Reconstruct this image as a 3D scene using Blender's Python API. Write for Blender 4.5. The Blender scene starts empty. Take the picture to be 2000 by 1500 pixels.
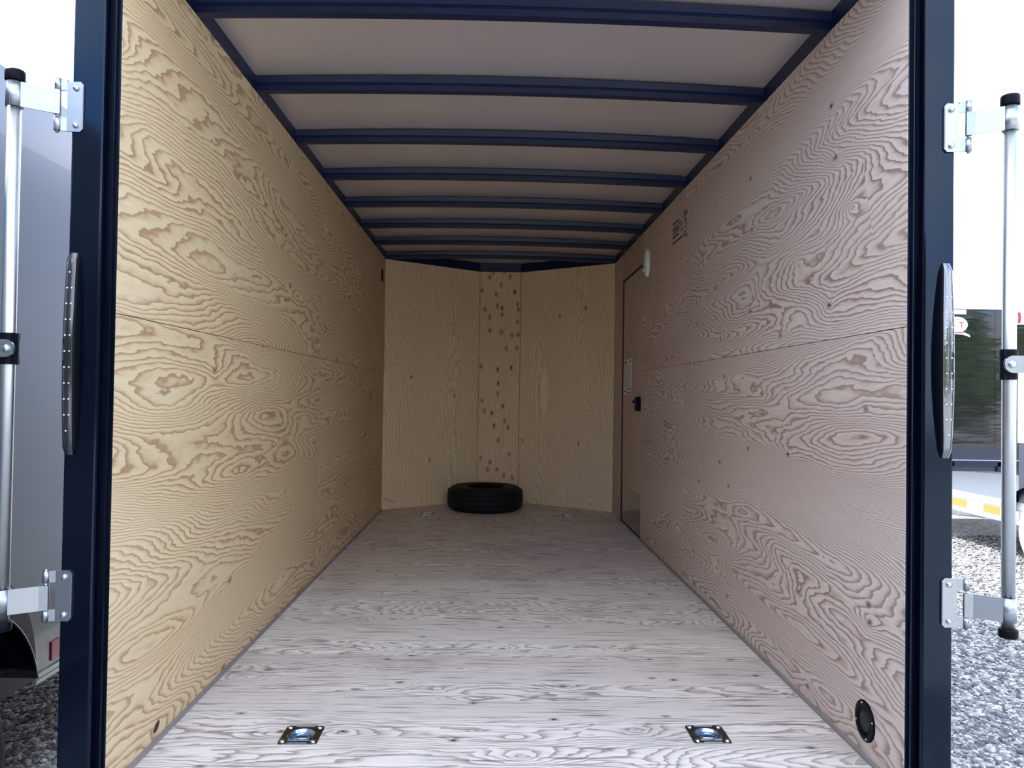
import bpy, math, random
from mathutils import Vector, Matrix
random.seed(7)
S = bpy.context.scene
COL = S.collection

# ------------------------------------------------------------------ camera
def set_camera():
    yaw, pitch, roll, f = 0.02554, 0.01661, 0.0147, 1500.0
    fw = Vector((math.sin(yaw)*math.cos(pitch), math.cos(yaw)*math.cos(pitch), math.sin(pitch)))
    r = fw.cross(Vector((0, 0, 1))).normalized()
    u = r.cross(fw)
    r2 = math.cos(roll)*r + math.sin(roll)*u
    u2 = -math.sin(roll)*r + math.cos(roll)*u
    cd = bpy.data.cameras.new('camera')
    cd.sensor_fit = 'HORIZONTAL'
    cd.sensor_width = 36.0
    cd.lens = 36.0*f/2000.0
    cd.clip_start = 0.05
    cd.clip_end = 500
    co = bpy.data.objects.new('camera', cd)
    m = Matrix.Identity(4)
    for i in range(3):
        m[i][0] = r2[i]; m[i][1] = u2[i]; m[i][2] = -fw[i]
    m[0][3], m[1][3], m[2][3] = 0, 0, 1.02
    co.matrix_world = m
    COL.objects.link(co)
    S.camera = co
set_camera()

# ------------------------------------------------------------------ sky, sun, exposure
SKY = 4.5
SUN = 12.0
S.view_settings.view_transform = 'Standard'
S.view_settings.look = 'None'
S.view_settings.gamma = 1
S.view_settings.use_curve_mapping = False
S.view_settings.exposure = 0.0
S.cycles.diffuse_bounces = 8
S.cycles.max_bounces = 12

def set_world():
    w = bpy.data.worlds.new('sky'); S.world = w
    w.use_nodes = True
    w.cycles.sampling_method = 'MANUAL'; w.cycles.sample_map_resolution = 256
    nt = w.node_tree; nt.nodes.clear()
    N = nt.nodes.new; L = nt.links.new
    out = N('ShaderNodeOutputWorld'); bg = N('ShaderNodeBackground')
    tc = N('ShaderNodeTexCoord')
    noi = N('ShaderNodeTexNoise'); noi.inputs['Scale'].default_value = 2.3
    noi.inputs['Detail'].default_value = 3; noi.inputs['Roughness'].default_value = 0.55
    ramp = N('ShaderNodeValToRGB')
    ramp.color_ramp.elements[0].position = 0.42; ramp.color_ramp.elements[0].color = (0, 0, 0, 1)
    ramp.color_ramp.elements[1].position = 0.60; ramp.color_ramp.elements[1].color = (1, 1, 1, 1)
    sep = N('ShaderNodeSeparateXYZ')
    hor = N('ShaderNodeMapRange')
    hor.inputs['From Min'].default_value = 0.0; hor.inputs['From Max'].default_value = 0.30
    hor.inputs['To Min'].default_value = 0.75; hor.inputs['To Max'].default_value = 0.0
    mx = N('ShaderNodeMath'); mx.operation = 'MAXIMUM'
    mix = N('ShaderNodeMix'); mix.data_type = 'RGBA'
    mix.inputs['A'].default_value = (0.27, 0.52, 1.0, 1)
    mix.inputs['B'].default_value = (1.0, 0.98, 0.97, 1)
    L(tc.outputs['Generated'], noi.inputs['Vector'])
    L(noi.outputs['Fac'], ramp.inputs['Fac'])
    L(tc.outputs['Generated'], sep.inputs[0])
    L(sep.outputs['Z'], hor.inputs['Value'])
    L(ramp.outputs['Color'], mx.inputs[0]); L(hor.outputs[0], mx.inputs[1])
    L(mx.outputs[0], mix.inputs['Factor'])
    L(mix.outputs['Result'], bg.inputs['Color'])
    bg.inputs['Strength'].default_value = SKY
    L(bg.outputs[0], out.inputs['Surface'])
set_world()

def set_sun():
    ld = bpy.data.lights.new('sun', 'SUN')
    ld.energy = SUN; ld.angle = 0.009; ld.color = (1.0, 0.95, 0.86)
    o = bpy.data.objects.new('sun', ld)
    e = math.radians(42)
    d = Vector((0.75*math.cos(e), -0.66*math.cos(e), -math.sin(e)))
    o.rotation_euler = d.to_track_quat('-Z', 'Y').to_euler()
    o.location = (-8, 8, 12)
    COL.objects.link(o)
set_sun()

# ------------------------------------------------------------------ helpers
class MB:
    def __init__(s):
        s.v = []; s.f = []; s.sm = []
    def quad(s, a, b, c, d, smooth=False):
        n = len(s.v); s.v += [tuple(a), tuple(b), tuple(c), tuple(d)]
        s.f.append((n, n+1, n+2, n+3)); s.sm.append(smooth)
    def box(s, x0, x1, y0, y1, z0, z1):
        n = len(s.v)
        s.v += [(x0,y0,z0),(x1,y0,z0),(x1,y1,z0),(x0,y1,z0),(x0,y0,z1),(x1,y0,z1),(x1,y1,z1),(x0,y1,z1)]
        for q in ((0,3,2,1),(4,5,6,7),(0,1,5,4),(1,2,6,5),(2,3,7,6),(3,0,4,7)):
            s.f.append(tuple(n+i for i in q)); s.sm.append(False)
        return s
    def grid(s, rows, closed_u=False, closed_v=False, smooth=True):
        """rows: list of lists of points, stitched into quads"""
        n = len(s.v); R = len(rows); C = len(rows[0])
        for r in rows: s.v += [tuple(p) for p in r]
        for i in range(R if closed_u else R-1):
            for j in range(C if closed_v else C-1):
                i2 = (i+1) % R; j2 = (j+1) % C
                s.f.append((n+i*C+j, n+i*C+j2, n+i2*C+j2, n+i2*C+j)); s.sm.append(smooth)
        return s
    def poly(s, pts, smooth=False):
        n = len(s.v); s.v += [tuple(p) for p in pts]
        s.f.append(tuple(range(n, n+len(pts)))); s.sm.append(smooth)
        return s
    def prism(s, pts0, pts1, caps=True):
        """two matching rings of points"""
        k = len(pts0)
        for i in range(k):
            j = (i+1) % k
            s.quad(pts0[i], pts0[j], pts1[j], pts1[i])
        if caps:
            s.poly(list(reversed(pts0))); s.poly(pts1)
        return s
    def tube(s, p0, p1, r0, r1=None, seg=16, caps=True):
        r1 = r0 if r1 is None else r1
        p0 = Vector(p0); p1 = Vector(p1); d = (p1-p0).normalized()
        a = d.orthogonal().normalized(); b = d.cross(a)
        def ring(p, r): return [p + r*(math.cos(t)*a+math.sin(t)*b) for t in [2*math.pi*i/seg for i in range(seg)]]
        A = ring(p0, r0); B = ring(p1, r1)
        s.grid([A, B], closed_v=True)
        if caps: s.poly(list(reversed(A))); s.poly(B)
        return s
    def path(s, pts, r, seg=8):
        rows = []
        P = [Vector(p) for p in pts]
        up = None
        for i, p in enumerate(P):
            d = (P[min(i+1, len(P)-1)] - P[max(i-1, 0)]).normalized()
            a = d.orthogonal().normalized() if up is None else (up - up.dot(d)*d).normalized()
            up = a; b = d.cross(a)
            rows.append([p + r*(math.cos(t)*a+math.sin(t)*b) for t in [2*math.pi*k/seg for k in range(seg)]])
        s.grid(rows, closed_v=True)
        s.poly(list(reversed(rows[0]))); s.poly(rows[-1])
        return s
    def lathe(s, prof, c=(0,0,0), ax=(0,0,1), seg=32, smooth=True):
        """prof: list of (radius, height along axis)"""
        ax = Vector(ax).normalized(); a = ax.orthogonal().normalized(); b = ax.cross(a); c = Vector(c)
        rows = []
        for r, h in prof:
            rows.append([c + ax*h + r*(math.cos(t)*a+math.sin(t)*b) for t in [2*math.pi*k/seg for k in range(seg)]])
        s.grid(rows, closed_v=True, smooth=smooth)
        return s
    def build(s, name, mat, parent=None, weld=True):
        me = bpy.data.meshes.new(name)
        me.from_pydata(s.v, [], s.f)
        me.polygons.foreach_set('use_smooth', s.sm)
        me.materials.append(mat)
        import bmesh
        bm = bmesh.new(); bm.from_mesh(me)
        if weld: bmesh.ops.remove_doubles(bm, verts=bm.verts, dist=1e-5)
        bmesh.ops.recalc_face_normals(bm, faces=bm.faces)
        bm.to_mesh(me); bm.free()
        o = bpy.data.objects.new(name, me); COL.objects.link(o)
        if parent: o.parent = parent
        return o

def mat_obj(me_obj, M):            # place an object by its matrix (parents sit at identity)
    me_obj.matrix_world = M
def empty(name, loc=(0,0,0)):
    o = bpy.data.objects.new(name, None); o.location = loc; o.empty_display_size = 0.1
    COL.objects.link(o); return o
def tag(o, label=None, cat=None, group=None, kind=None):
    if label: o['label'] = label
    if cat: o['category'] = cat
    if group: o['group'] = group
    if kind: o['kind'] = kind
    return o

# ------------------------------------------------------------------ materials
def pbr(name, col, rough=0.5, metal=0.0, spec=0.5, coat=0.0, bump=None, ior=None, vary=None):
    m = bpy.data.materials.new(name); m.use_nodes = True
    nt = m.node_tree; b = nt.nodes['Principled BSDF']
    b.inputs['Base Color'].default_value = (*col, 1)
    b.inputs['Roughness'].default_value = rough
    b.inputs['Metallic'].default_value = metal
    b.inputs['Specular IOR Level'].default_value = spec
    b.inputs['Coat Weight'].default_value = coat
    b.inputs['Coat Roughness'].default_value = 0.04
    if ior: b.inputs['IOR'].default_value = ior
    N = nt.nodes.new; L = nt.links.new
    tc = N('ShaderNodeTexCoord')
    if bump:
        sc, strength, dist, stretch = bump
        mp = N('ShaderNodeMapping'); mp.inputs['Scale'].default_value = stretch
        no = N('ShaderNodeTexNoise'); no.inputs['Scale'].default_value = sc; no.inputs['Detail'].default_value = 3
        bu = N('ShaderNodeBump'); bu.inputs['Strength'].default_value = strength; bu.inputs['Distance'].default_value = dist
        L(tc.outputs['Object'], mp.inputs[0]); L(mp.outputs[0], no.inputs['Vector'])
        L(no.outputs['Fac'], bu.inputs['Height']); L(bu.outputs[0], b.inputs['Normal'])
    if vary:                        # (noise scale, second colour)
        no = N('ShaderNodeTexNoise'); no.inputs['Scale'].default_value = vary[0]; no.inputs['Detail'].default_value = 5
        mx = N('ShaderNodeMix'); mx.data_type = 'RGBA'
        mx.inputs['A'].default_value = (*col, 1); mx.inputs['B'].default_value = (*vary[1], 1)
        L(tc.outputs['Object'], no.inputs['Vector']); L(no.outputs['Fac'], mx.inputs['Factor'])
        L(mx.outputs['Result'], b.inputs['Base Color'])
    return m

def plywood(name, pale, mid, dark, amp=26.0, gy=14.0, jag=0.9, knot_scale=1.3, knot_r=0.008, knot_cut=0.6,
            eye=5.0, fx=0.5, fy=2.3, streak=0.0, scuff=0.0, contrast=1.0, rough=0.62):
    """rotary-cut veneer: contour bands of a stretched noise field; local x = along the grain, y = across"""
    pale, mid, dark = [tuple(min(0.84, 1.2*x) for x in c) for c in (pale, mid, dark)]
    m = bpy.data.materials.new(name); m.use_nodes = True
    nt = m.node_tree; b = nt.nodes['Principled BSDF']
    N = nt.nodes.new; L = nt.links.new
    def val(x):
        n = N('ShaderNodeValue'); n.outputs[0].default_value = x; return n.outputs[0]
    def math_(op, a, c=None, d=None):
        n = N('ShaderNodeMath'); n.operation = op
        for i, x in enumerate((a, c, d)):
            if x is None: continue
            if isinstance(x, (int, float)): n.inputs[i].default_value = x
            else: L(x, n.inputs[i])
        return n.outputs[0]
    def noise(vec, sx, sy, detail=2.0, rough_=0.5, dist=0.0, off=0.0):
        mp = N('ShaderNodeMapping'); mp.inputs['Scale'].default_value = (sx, sy, 1); mp.inputs['Location'].default_value = (off, off*1.7, off)
        L(vec, mp.inputs[0])
        n = N('ShaderNodeTexNoise'); n.noise_dimensions = '2D'; n.inputs['Scale'].default_value = 1.0
        n.inputs['Detail'].default_value = detail; n.inputs['Roughness'].default_value = rough_; n.inputs['Distortion'].default_value = dist
        L(mp.outputs[0], n.inputs['Vector']); return n.outputs['Fac']
    tc = N('ShaderNodeTexCoord')
    at = N('ShaderNodeAttribute'); at.attribute_type = 'OBJECT'; at.attribute_name = 'seed'
    tone = N('ShaderNodeAttribute'); tone.attribute_type = 'OBJECT'; tone.attribute_name = 'tone'
    comb = N('ShaderNodeCombineXYZ')
    L(at.outputs['Fac'], comb.inputs[0]); L(math_('MULTIPLY', at.outputs['Fac'], 2.37), comb.inputs[1]); L(math_('MULTIPLY', at.outputs['Fac'], 5.1), comb.inputs[2])
    flat = N('ShaderNodeVectorMath'); flat.operation = 'MULTIPLY'; flat.inputs[1].default_value = (1, 1, 0)
    L(tc.outputs['Object'], flat.inputs[0])
    add = N('ShaderNodeVectorMath'); add.operation = 'ADD'
    L(flat.outputs[0], add.inputs[0]); L(comb.outputs[0], add.inputs[1])
    vec = add.outputs[0]
    sep = N('ShaderNodeSeparateXYZ'); L(vec, sep.inputs[0])
    n1 = noise(vec, fx, fy, 1.0, 0.45)
    n3 = noise(vec, fx*0.45, fy*0.42, 0.0, 0.4, 0.0, 31)
    n4 = noise(vec, fx*2.6, fy*2.1, 1.0, 0.5, 0.0, 57)
    n2 = noise(vec, 11, 40, 1.0, 0.6, 0.0, 11)
    # knots and eyes
    mpk = N('ShaderNodeMapping'); mpk.inputs['Scale'].default_value = (0.75, 1.25, 1); L(vec, mpk.inputs[0])
    vor = N('ShaderNodeTexVoronoi'); vor.inputs['Scale'].default_value = knot_scale; vor.voronoi_dimensions = '2D'
    L(mpk.outputs[0], vor.inputs['Vector'])
    kd = math_('DIVIDE', vor.outputs['Distance'], knot_scale)          # metres
    ksep = N('ShaderNodeSeparateColor'); L(vor.outputs['Color'], ksep.inputs[0])
    kon = math_('GREATER_THAN', ksep.outputs[0], knot_cut)
    eyes = math_('MULTIPLY', math_('POWER', 2.718, math_('MULTIPLY', kd, -16.0)), math_('MULTIPLY', ksep.outputs[1], eye))
    v = math_('MULTIPLY', sep.outputs['Y'], gy)
    v = math_('MULTIPLY_ADD', n1, amp, v)
    v = math_('MULTIPLY_ADD', n3, amp*1.5, v)
    v = math_('MULTIPLY_ADD', n4, amp*0.28, v)
    v = math_('MULTIPLY_ADD', n2, jag, v)
    v = math_('ADD', v, eyes)
    saw = math_('FRACT', v)
    ramp = N('ShaderNodeValToRGB'); cr = ramp.color_ramp
    cr.elements[0].position = 0.0; cr.elements[0].color = (0.25, 0.25, 0.25, 1)
    cr.elements[1].position = 1.0; cr.elements[1].color = (0.55, 0.55, 0.55, 1)
    for p, c in ((0.06, 0.0), (0.36, 0.06), (0.62, 0.42), (0.80, 0.97), (0.93, 1.0)):
        e = cr.elements.new(p); e.color = (c, c, c, 1)
    L(saw, ramp.inputs['Fac'])
    # line strength varies over the sheet
    ls = N('ShaderNodeMapRange'); ls.inputs['From Min'].default_value = 0.3; ls.inputs['From Max'].default_value = 0.7
    ls.inputs['To Min'].default_value = 0.78*contrast; ls.inputs['To Max'].default_value = 1.0*contrast
    L(n4, ls.inputs['Value'])
    lines = math_('MULTIPLY', ramp.outputs['Color'], ls.outputs[0])
    def mix(fac, a, c, mode='MIX'):
        n = N('ShaderNodeMix'); n.data_type = 'RGBA'; n.blend_type = mode
        for key, x in (('Factor', fac), ('A', a), ('B', c)):
            if isinstance(x, (int, float)): n.inputs[key].default_value = x
            elif isinstance(x, tuple): n.inputs[key].default_value = (*x, 1)
            else: L(x, n.inputs[key])
        return n.outputs['Result']
    r6 = N('ShaderNodeMapRange'); r6.inputs['From Min'].default_value = 0.35; r6.inputs['From Max'].default_value = 0.7; L(n1, r6.inputs['Value'])
    base = mix(r6.outputs[0], pale, tuple(0.72*p+0.28*q for p, q in zip(pale, mid)))
    # long fibres
    n7 = noise(vec, 7, 260, 1.0, 0.6, 0.0, 9)
    fib = N('ShaderNodeMapRange'); fib.inputs['From Min'].default_value = 0.35; fib.inputs['From Max'].default_value = 0.75
    fib.inputs['To Max'].default_value = 0.45 if streak else 0.28; L(n7, fib.inputs['Value'])
    base = mix(fib.outputs[0], base, mid)
    linecol = mix(math_('POWER', saw, 3.0), mid, dark)
    colr = mix(lines, base, linecol)
    # knots: dark spot with a brown halo
    halo = N('ShaderNodeMapRange'); halo.inputs['From Min'].default_value = knot_r*0.8; halo.inputs['From Max'].default_value = knot_r*3.0
    halo.inputs['To Min'].default_value = 0.75; halo.inputs['To Max'].default_value = 0.0; L(kd, halo.inputs['Value'])
    colr = mix(math_('MULTIPLY', halo.outputs[0], kon), colr, tuple(0.6*x for x in dark))
    core = math_('MULTIPLY', math_('LESS_THAN', kd, math_('MULTIPLY', ksep.outputs[2], knot_r)), kon)
    colr = mix(core, colr, tuple(0.12*x for x in dark))
    if streak:                       # weathered dark checks along the grain
        ns = noise(vec, 3.2, 70, 2.0, 0.65, 0.0, 201)
        rs = N('ShaderNodeMapRange'); rs.inputs['From Min'].default_value = 0.56; rs.inputs['From Max'].default_value = 0.74
        rs.inputs['To Max'].default_value = streak; L(ns, rs.inputs['Value'])
        colr = mix(rs.outputs[0], colr, tuple(0.35*x for x in dark))
    if scuff:                        # scuffs and short scratches in all directions
        ng = noise(vec, 2.1, 2.6, 3.0, 0.65, 0.0, 301)
        rg = N('ShaderNodeMapRange'); rg.inputs['From Min'].default_value = 0.52; rg.inputs['From Max'].default_value = 0.75
        rg.inputs['To Max'].default_value = scuff; L(ng, rg.inputs['Value'])
        colr = mix(rg.outputs[0], colr, tuple(0.5*x for x in dark))
    tn = mix(1.0, colr, tone.outputs['Color'], 'MULTIPLY')
    L(tn, b.inputs['Base Color'])
    b.inputs['Roughness'].default_value = rough
    b.inputs['Specular IOR Level'].default_value = 0.3
    return m

M = {}
M['ply_wall'] = plywood('fir_plywood', (0.62, 0.515, 0.335), (0.47, 0.33, 0.195), (0.29, 0.165, 0.085), amp=42, gy=20, fx=0.36, fy=2.6)
M['ply_right'] = plywood('fir_plywood_grey', (0.61, 0.535, 0.47), (0.41, 0.295, 0.24), (0.22, 0.135, 0.105), amp=60, gy=34, fx=0.34, fy=2.7, knot_scale=3.0, knot_r=0.006, knot_cut=0.45)
M['ply_nose'] = plywood('fir_plywood_yellow', (0.70, 0.575, 0.385), (0.60, 0.445, 0.265), (0.45, 0.295, 0.165), amp=16, gy=40, fx=0.42, fy=2.6, knot_scale=2.0, knot_r=0.008, knot_cut=0.6, contrast=0.75)
M['ply_knotty'] = plywood('knotty_plywood', (0.70, 0.56, 0.37), (0.58, 0.42, 0.25), (0.36, 0.20, 0.11), amp=6, gy=40, fx=0.4, fy=3, knot_scale=9, knot_r=0.010, knot_cut=0.25, contrast=0.5, eye=1.0)
M['ply_door'] = plywood('spruce_plywood', (0.58, 0.49, 0.40), (0.46, 0.345, 0.27), (0.28, 0.18, 0.13), amp=6, gy=60, fx=0.4, fy=3, knot_scale=5, knot_r=0.008, knot_cut=0.4, contrast=0.5, eye=1.0)
M['ply_floor'] = plywood('weathered_plywood', (0.66, 0.62, 0.57), (0.51, 0.455, 0.41), (0.17, 0.14, 0.125), amp=36, gy=34, fx=0.34, fy=2.8, knot_scale=4.0, knot_r=0.006, knot_cut=0.4, streak=0.7, scuff=0.22, contrast=1.0, rough=0.55)

M['black_paint'] = pbr('black_gloss_paint', (0.001, 0.002, 0.007), 0.09, spec=0.32, bump=(160, 0.02, 0.002, (1, 1, 1)))
M['black_paint'].node_tree.nodes['Principled BSDF'].inputs['Specular Tint'].default_value = (0.55, 0.76, 1.0, 1)
M['black_steel'] = pbr('navy_black_steel', (0.0025, 0.009, 0.042), 0.38, spec=0.35)
M['roof'] = pbr('galvanised_roof_sheet', (0.72, 0.655, 0.64), 0.38, metal=0.6, bump=(1.6, 0.35, 0.02, (1, 1.6, 1)))
M['zinc'] = pbr('zinc_plated_steel', (0.37, 0.39, 0.42), 0.36, metal=1.0, bump=(60, 0.05, 0.002, (1, 1, 1)), vary=(25, (0.30, 0.32, 0.345)))
M['galv'] = pbr('galvanised_pipe', (0.56, 0.58, 0.57), 0.38, metal=1.0, vary=(18, (0.45, 0.47, 0.48)))
M['bolt'] = pbr('bright_bolt', (0.55, 0.58, 0.61), 0.18, metal=1.0)
M['dark_zinc'] = pbr('dark_zinc_plate', (0.16, 0.17, 0.18), 0.2, metal=1.0, vary=(40, (0.10, 0.11, 0.12)))
M['blue_zinc'] = pbr('blue_zinc', (0.36, 0.54, 0.82), 0.16, metal=1.0)
M['rubber'] = pbr('tyre_rubber', (0.006, 0.006, 0.008), 0.7, spec=0.3, bump=(90, 0.2, 0.003, (1, 1, 1)))
M['black_plastic'] = pbr('black_plastic', (0.003, 0.0035, 0.006), 0.45, spec=0.08)
M['white_plastic'] = pbr('white_plastic', (0.80, 0.80, 0.77), 0.35)
M['lens_frost'] = pbr('frosted_lens', (0.42, 0.46, 0.44), 0.25)
M['mirror_alu'] = pbr('polished_aluminium', (0.26, 0.26, 0.28), 0.10, metal=1.0, bump=(4, 0.1, 0.01, (1, 1, 1)))
M['alu'] = pbr('mill_aluminium', (0.36, 0.37, 0.39), 0.4, metal=0.9)
M['grey_trim'] = pbr('grey_edge_trim', (0.24, 0.22, 0.21), 0.6)
M['paper'] = pbr('label_paper', (0.82, 0.80, 0.79), 0.55)
M['ink'] = pbr('black_ink', (0.02, 0.018, 0.03), 0.6)
M['seam_dark'] = pbr('dark_gasket', (0.008, 0.008, 0.010), 0.6)
M['skin'] = pbr('silver_trailer_skin', (0.34, 0.355, 0.38), 0.25, metal=0.9)
M['charcoal'] = pbr('charcoal_gloss_panel', (0.115, 0.128, 0.15), 0.30, metal=0.9, coat=0.35, bump=(0.8, 0.08, 0.03, (1, 1, 1)))
M['black_mirror'] = pbr('black_gloss_panel', (0.010, 0.010, 0.011), 0.06, spec=0.6, coat=0.0, bump=(2.4, 0.25, 0.02, (0.35, 1, 1.8)))
M['white_gloss'] = pbr('white_gloss_sheet', (0.8, 0.8, 0.8), 0.3)
M['navy'] = pbr('navy_black_panel', (0.012, 0.018, 0.035), 0.3)
M['silver'] = pbr('silver_panel', (0.52, 0.57, 0.62), 0.3, metal=0.4)
M['red'] = pbr('maroon_print', (0.30, 0.015, 0.05), 0.5)
M['red_reflector'] = pbr('red_reflector', (0.20, 0.003, 0.02), 0.2)
M['amber'] = pbr('amber_tape', (0.42, 0.16, 0.02), 0.4)
M['grey_print'] = pbr('grey_print', (0.30, 0.29, 0.33), 0.5)
M['led'] = pbr('led_chip', (0.85, 0.87, 0.9), 0.2)
M['lens'] = pbr('clear_lens_over_reflector', (0.17, 0.18, 0.19), 0.07, metal=0.8, coat=0.3, bump=(70, 0.10, 0.004, (1, 1, 1)))
M['lens_smoke'] = pbr('smoked_lens', (0.008, 0.010, 0.013), 0.08, coat=1.0)
M['knot'] = pbr('dark_knot', (0.05, 0.018, 0.008), 0.7)
M['patch'] = pbr('pale_wood_patch', (0.90, 0.76, 0.48), 0.6, vary=(8, (0.80, 0.65, 0.38)))
M['tree_leaf'] = pbr('tree_leaf', (0.16, 0.27, 0.06), 0.6, vary=(0.9, (0.05, 0.10, 0.025)))
M['bark'] = pbr('bark', (0.12, 0.09, 0.06), 0.9)
M['wire'] = pbr('dark_wire', (0.05, 0.03, 0.02), 0.5)
M['pale_grey_tyre'] = pbr('pale_grey_tyre', (0.35, 0.34, 0.33), 0.9, vary=(14, (0.22, 0.21, 0.20)))  # pale grey mottled tyre

def ground_mat():
    m = pbr('gravel_ground', (0.33, 0.32, 0.31), 0.9, spec=0.2)
    nt = m.node_tree; b = nt.nodes['Principled BSDF']; N = nt.nodes.new; L = nt.links.new
    tc = N('ShaderNodeTexCoord')
    vo = N('ShaderNodeTexVoronoi'); vo.inputs['Scale'].default_value = 42
    no = N('ShaderNodeTexNoise'); no.inputs['Scale'].default_value = 1.2; no.inputs['Detail'].default_value = 6
    L(tc.outputs['Object'], vo.inputs['Vector']); L(tc.outputs['Object'], no.inputs['Vector'])
    se = N('ShaderNodeSeparateColor'); L(vo.outputs['Color'], se.inputs[0])
    r = N('ShaderNodeValToRGB')
    r.color_ramp.elements[0].color = (0.24, 0.24, 0.235, 1); r.color_ramp.elements[1].color = (0.74, 0.72, 0.68, 1)
    L(se.outputs[0], r.inputs['Fac'])
    mx = N('ShaderNodeMix'); mx.data_type = 'RGBA'; mx.blend_type = 'MULTIPLY'; mx.inputs['Factor'].default_value = 0.6
    r2 = N('ShaderNodeMapRange'); r2.inputs['To Min'].default_value = 0.55; r2.inputs['To Max'].default_value = 1.2
    L(no.outputs['Fac'], r2.inputs['Value'])
    L(r.outputs['Color'], mx.inputs['A']); L(r2.outputs[0], mx.inputs['B']); L(mx.outputs['Result'], b.inputs['Base Color'])
    bu = N('ShaderNodeBump'); bu.inputs['Strength'].default_value = 0.9; bu.inputs['Distance'].default_value = 0.02; bu.invert = True
    L(vo.outputs['Distance'], bu.inputs['Height']); L(bu.outputs[0], b.inputs['Normal'])
    return m
M['ground'] = ground_mat()
def stone_mat():
    m = pbr('gravel_stone', (0.4, 0.4, 0.39), 0.85, spec=0.25)
    nt = m.node_tree; b = nt.nodes['Principled BSDF']; N = nt.nodes.new; L = nt.links.new
    g = N('ShaderNodeNewGeometry'); r = N('ShaderNodeValToRGB')
    r.color_ramp.elements[0].color = (0.06, 0.06, 0.065, 1); r.color_ramp.elements[1].color = (0.48, 0.47, 0.45, 1)
    e = r.color_ramp.elements.new(0.5); e.color = (0.19, 0.185, 0.18, 1)
    L(g.outputs['Random Per Island'], r.inputs['Fac']); L(r.outputs['Color'], b.inputs['Base Color'])
    return m
M['stone'] = stone_mat()

# ------------------------------------------------------------------ dimensions (metres, floor at z = 0)
A, B, H = 0.9675, 1.088, 2.233          # left wall, right wall, top of the plywood
YR, YC = 1.993, 6.850                   # rear plywood edge, start of the nose
NL, NR, YN = -0.134, 0.2645, 7.455      # flat centre panel of the nose
GZ = -0.50                              # ground
SHEET = 1.2195
ROOF0 = H + 0.058                       # roof sheet at the walls
def arch(x, rise):
    c = (B-A)/2; hw = (A+B)/2
    return rise*(1-min(1, ((x-c)/hw)**2))

# ------------------------------------------------------------------ setting: panels
seed_n = [3.0]
def panel(parent, org, xd, yd, w, h, mat, t=0.010, tone=(1, 1, 1), holes=(), name='plywood_panel', gap=0.0012, seed=None):
    """a sheet: local x along the grain, local y across, z towards the room; holes are (x0,x1,y0,y1)"""
    xs = sorted({gap, w-gap, *[e for k in holes for e in k[:2]]})
    ys = sorted({gap, h-gap, *[e for k in holes for e in k[2:]]})
    mb = MB()
    for i in range(len(xs)-1):
        for j in range(len(ys)-1):
            cx, cy = (xs[i]+xs[i+1])/2, (ys[j]+ys[j+1])/2
            if any(k[0] < cx < k[1] and k[2] < cy < k[3] for k in holes): continue
            mb.quad((xs[i], ys[j], 0), (xs[i+1], ys[j], 0), (xs[i+1], ys[j+1], 0), (xs[i], ys[j+1], 0))
            mb.quad((xs[i], ys[j], -t), (xs[i], ys[j+1], -t), (xs[i+1], ys[j+1], -t), (xs[i+1], ys[j], -t))
    x0, x1, y0, y1 = xs[0], xs[-1], ys[0], ys[-1]
    for p, q in (((x0, y0), (x1, y0)), ((x1, y0), (x1, y1)), ((x1, y1), (x0, y1)), ((x0, y1), (x0, y0))):
        mb.quad((*p, -t), (*q, -t), (*q, 0), (*p, 0))
    for k in holes:
        c = ((k[0], k[2]), (k[1], k[2]), (k[1], k[3]), (k[0], k[3]))
        for a in range(4):
            p, q = c[a], c[(a+1) % 4]
            mb.quad((*p, 0), (*q, 0), (*q, -t), (*p, -t))
    o = mb.build(name, M[mat], parent, weld=True)
    X = Vector(xd).normalized(); Y = Vector(yd).normalized(); Z = X.cross(Y)
    m = Matrix.Identity(4)
    for i in range(3):
        m[i][0] = X[i]; m[i][1] = Y[i]; m[i][2] = Z[i]; m[i][3] = org[i]
    o.matrix_world = m
    seed_n[0] += 7.31
    o['seed'] = float(seed_n[0] if seed is None else seed)
    o['tone'] = [float(c) for c in tone]
    return o

# left wall
wl = MB().box(-A-0.055, -A-0.012, 2.0, YC, -0.12, ROOF0+0.004).build('wall_left', M['skin'])
tag(wl, 'left plywood wall of the cargo trailer', kind='structure')
YS = 4.34
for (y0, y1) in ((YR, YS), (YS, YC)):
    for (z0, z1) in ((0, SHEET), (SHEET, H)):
        po = panel(wl, (-A, y0, z0), (0, 1, 0), (0, 0, 1), y1-y0, z1-z0, 'ply_wall', tone=((0.90, 0.90, 0.89) if y0 < 3 else (0.96, 0.945, 0.93)))  # near sheets toned down so the colour evens out the light falloff
        if y0 < 3 and z0 == 0: left_low = po
kb = MB()
kb.poly([(0.296+0.020*math.cos(t), 0.040+0.013*math.sin(t)+0.3*0.020*math.cos(t), 0.0008) for t in [2*math.pi*i/18 for i in range(18)]])
k = kb.build('knot', M['knot'], left_low); tag(k, 'dark brown loose knot')

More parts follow.
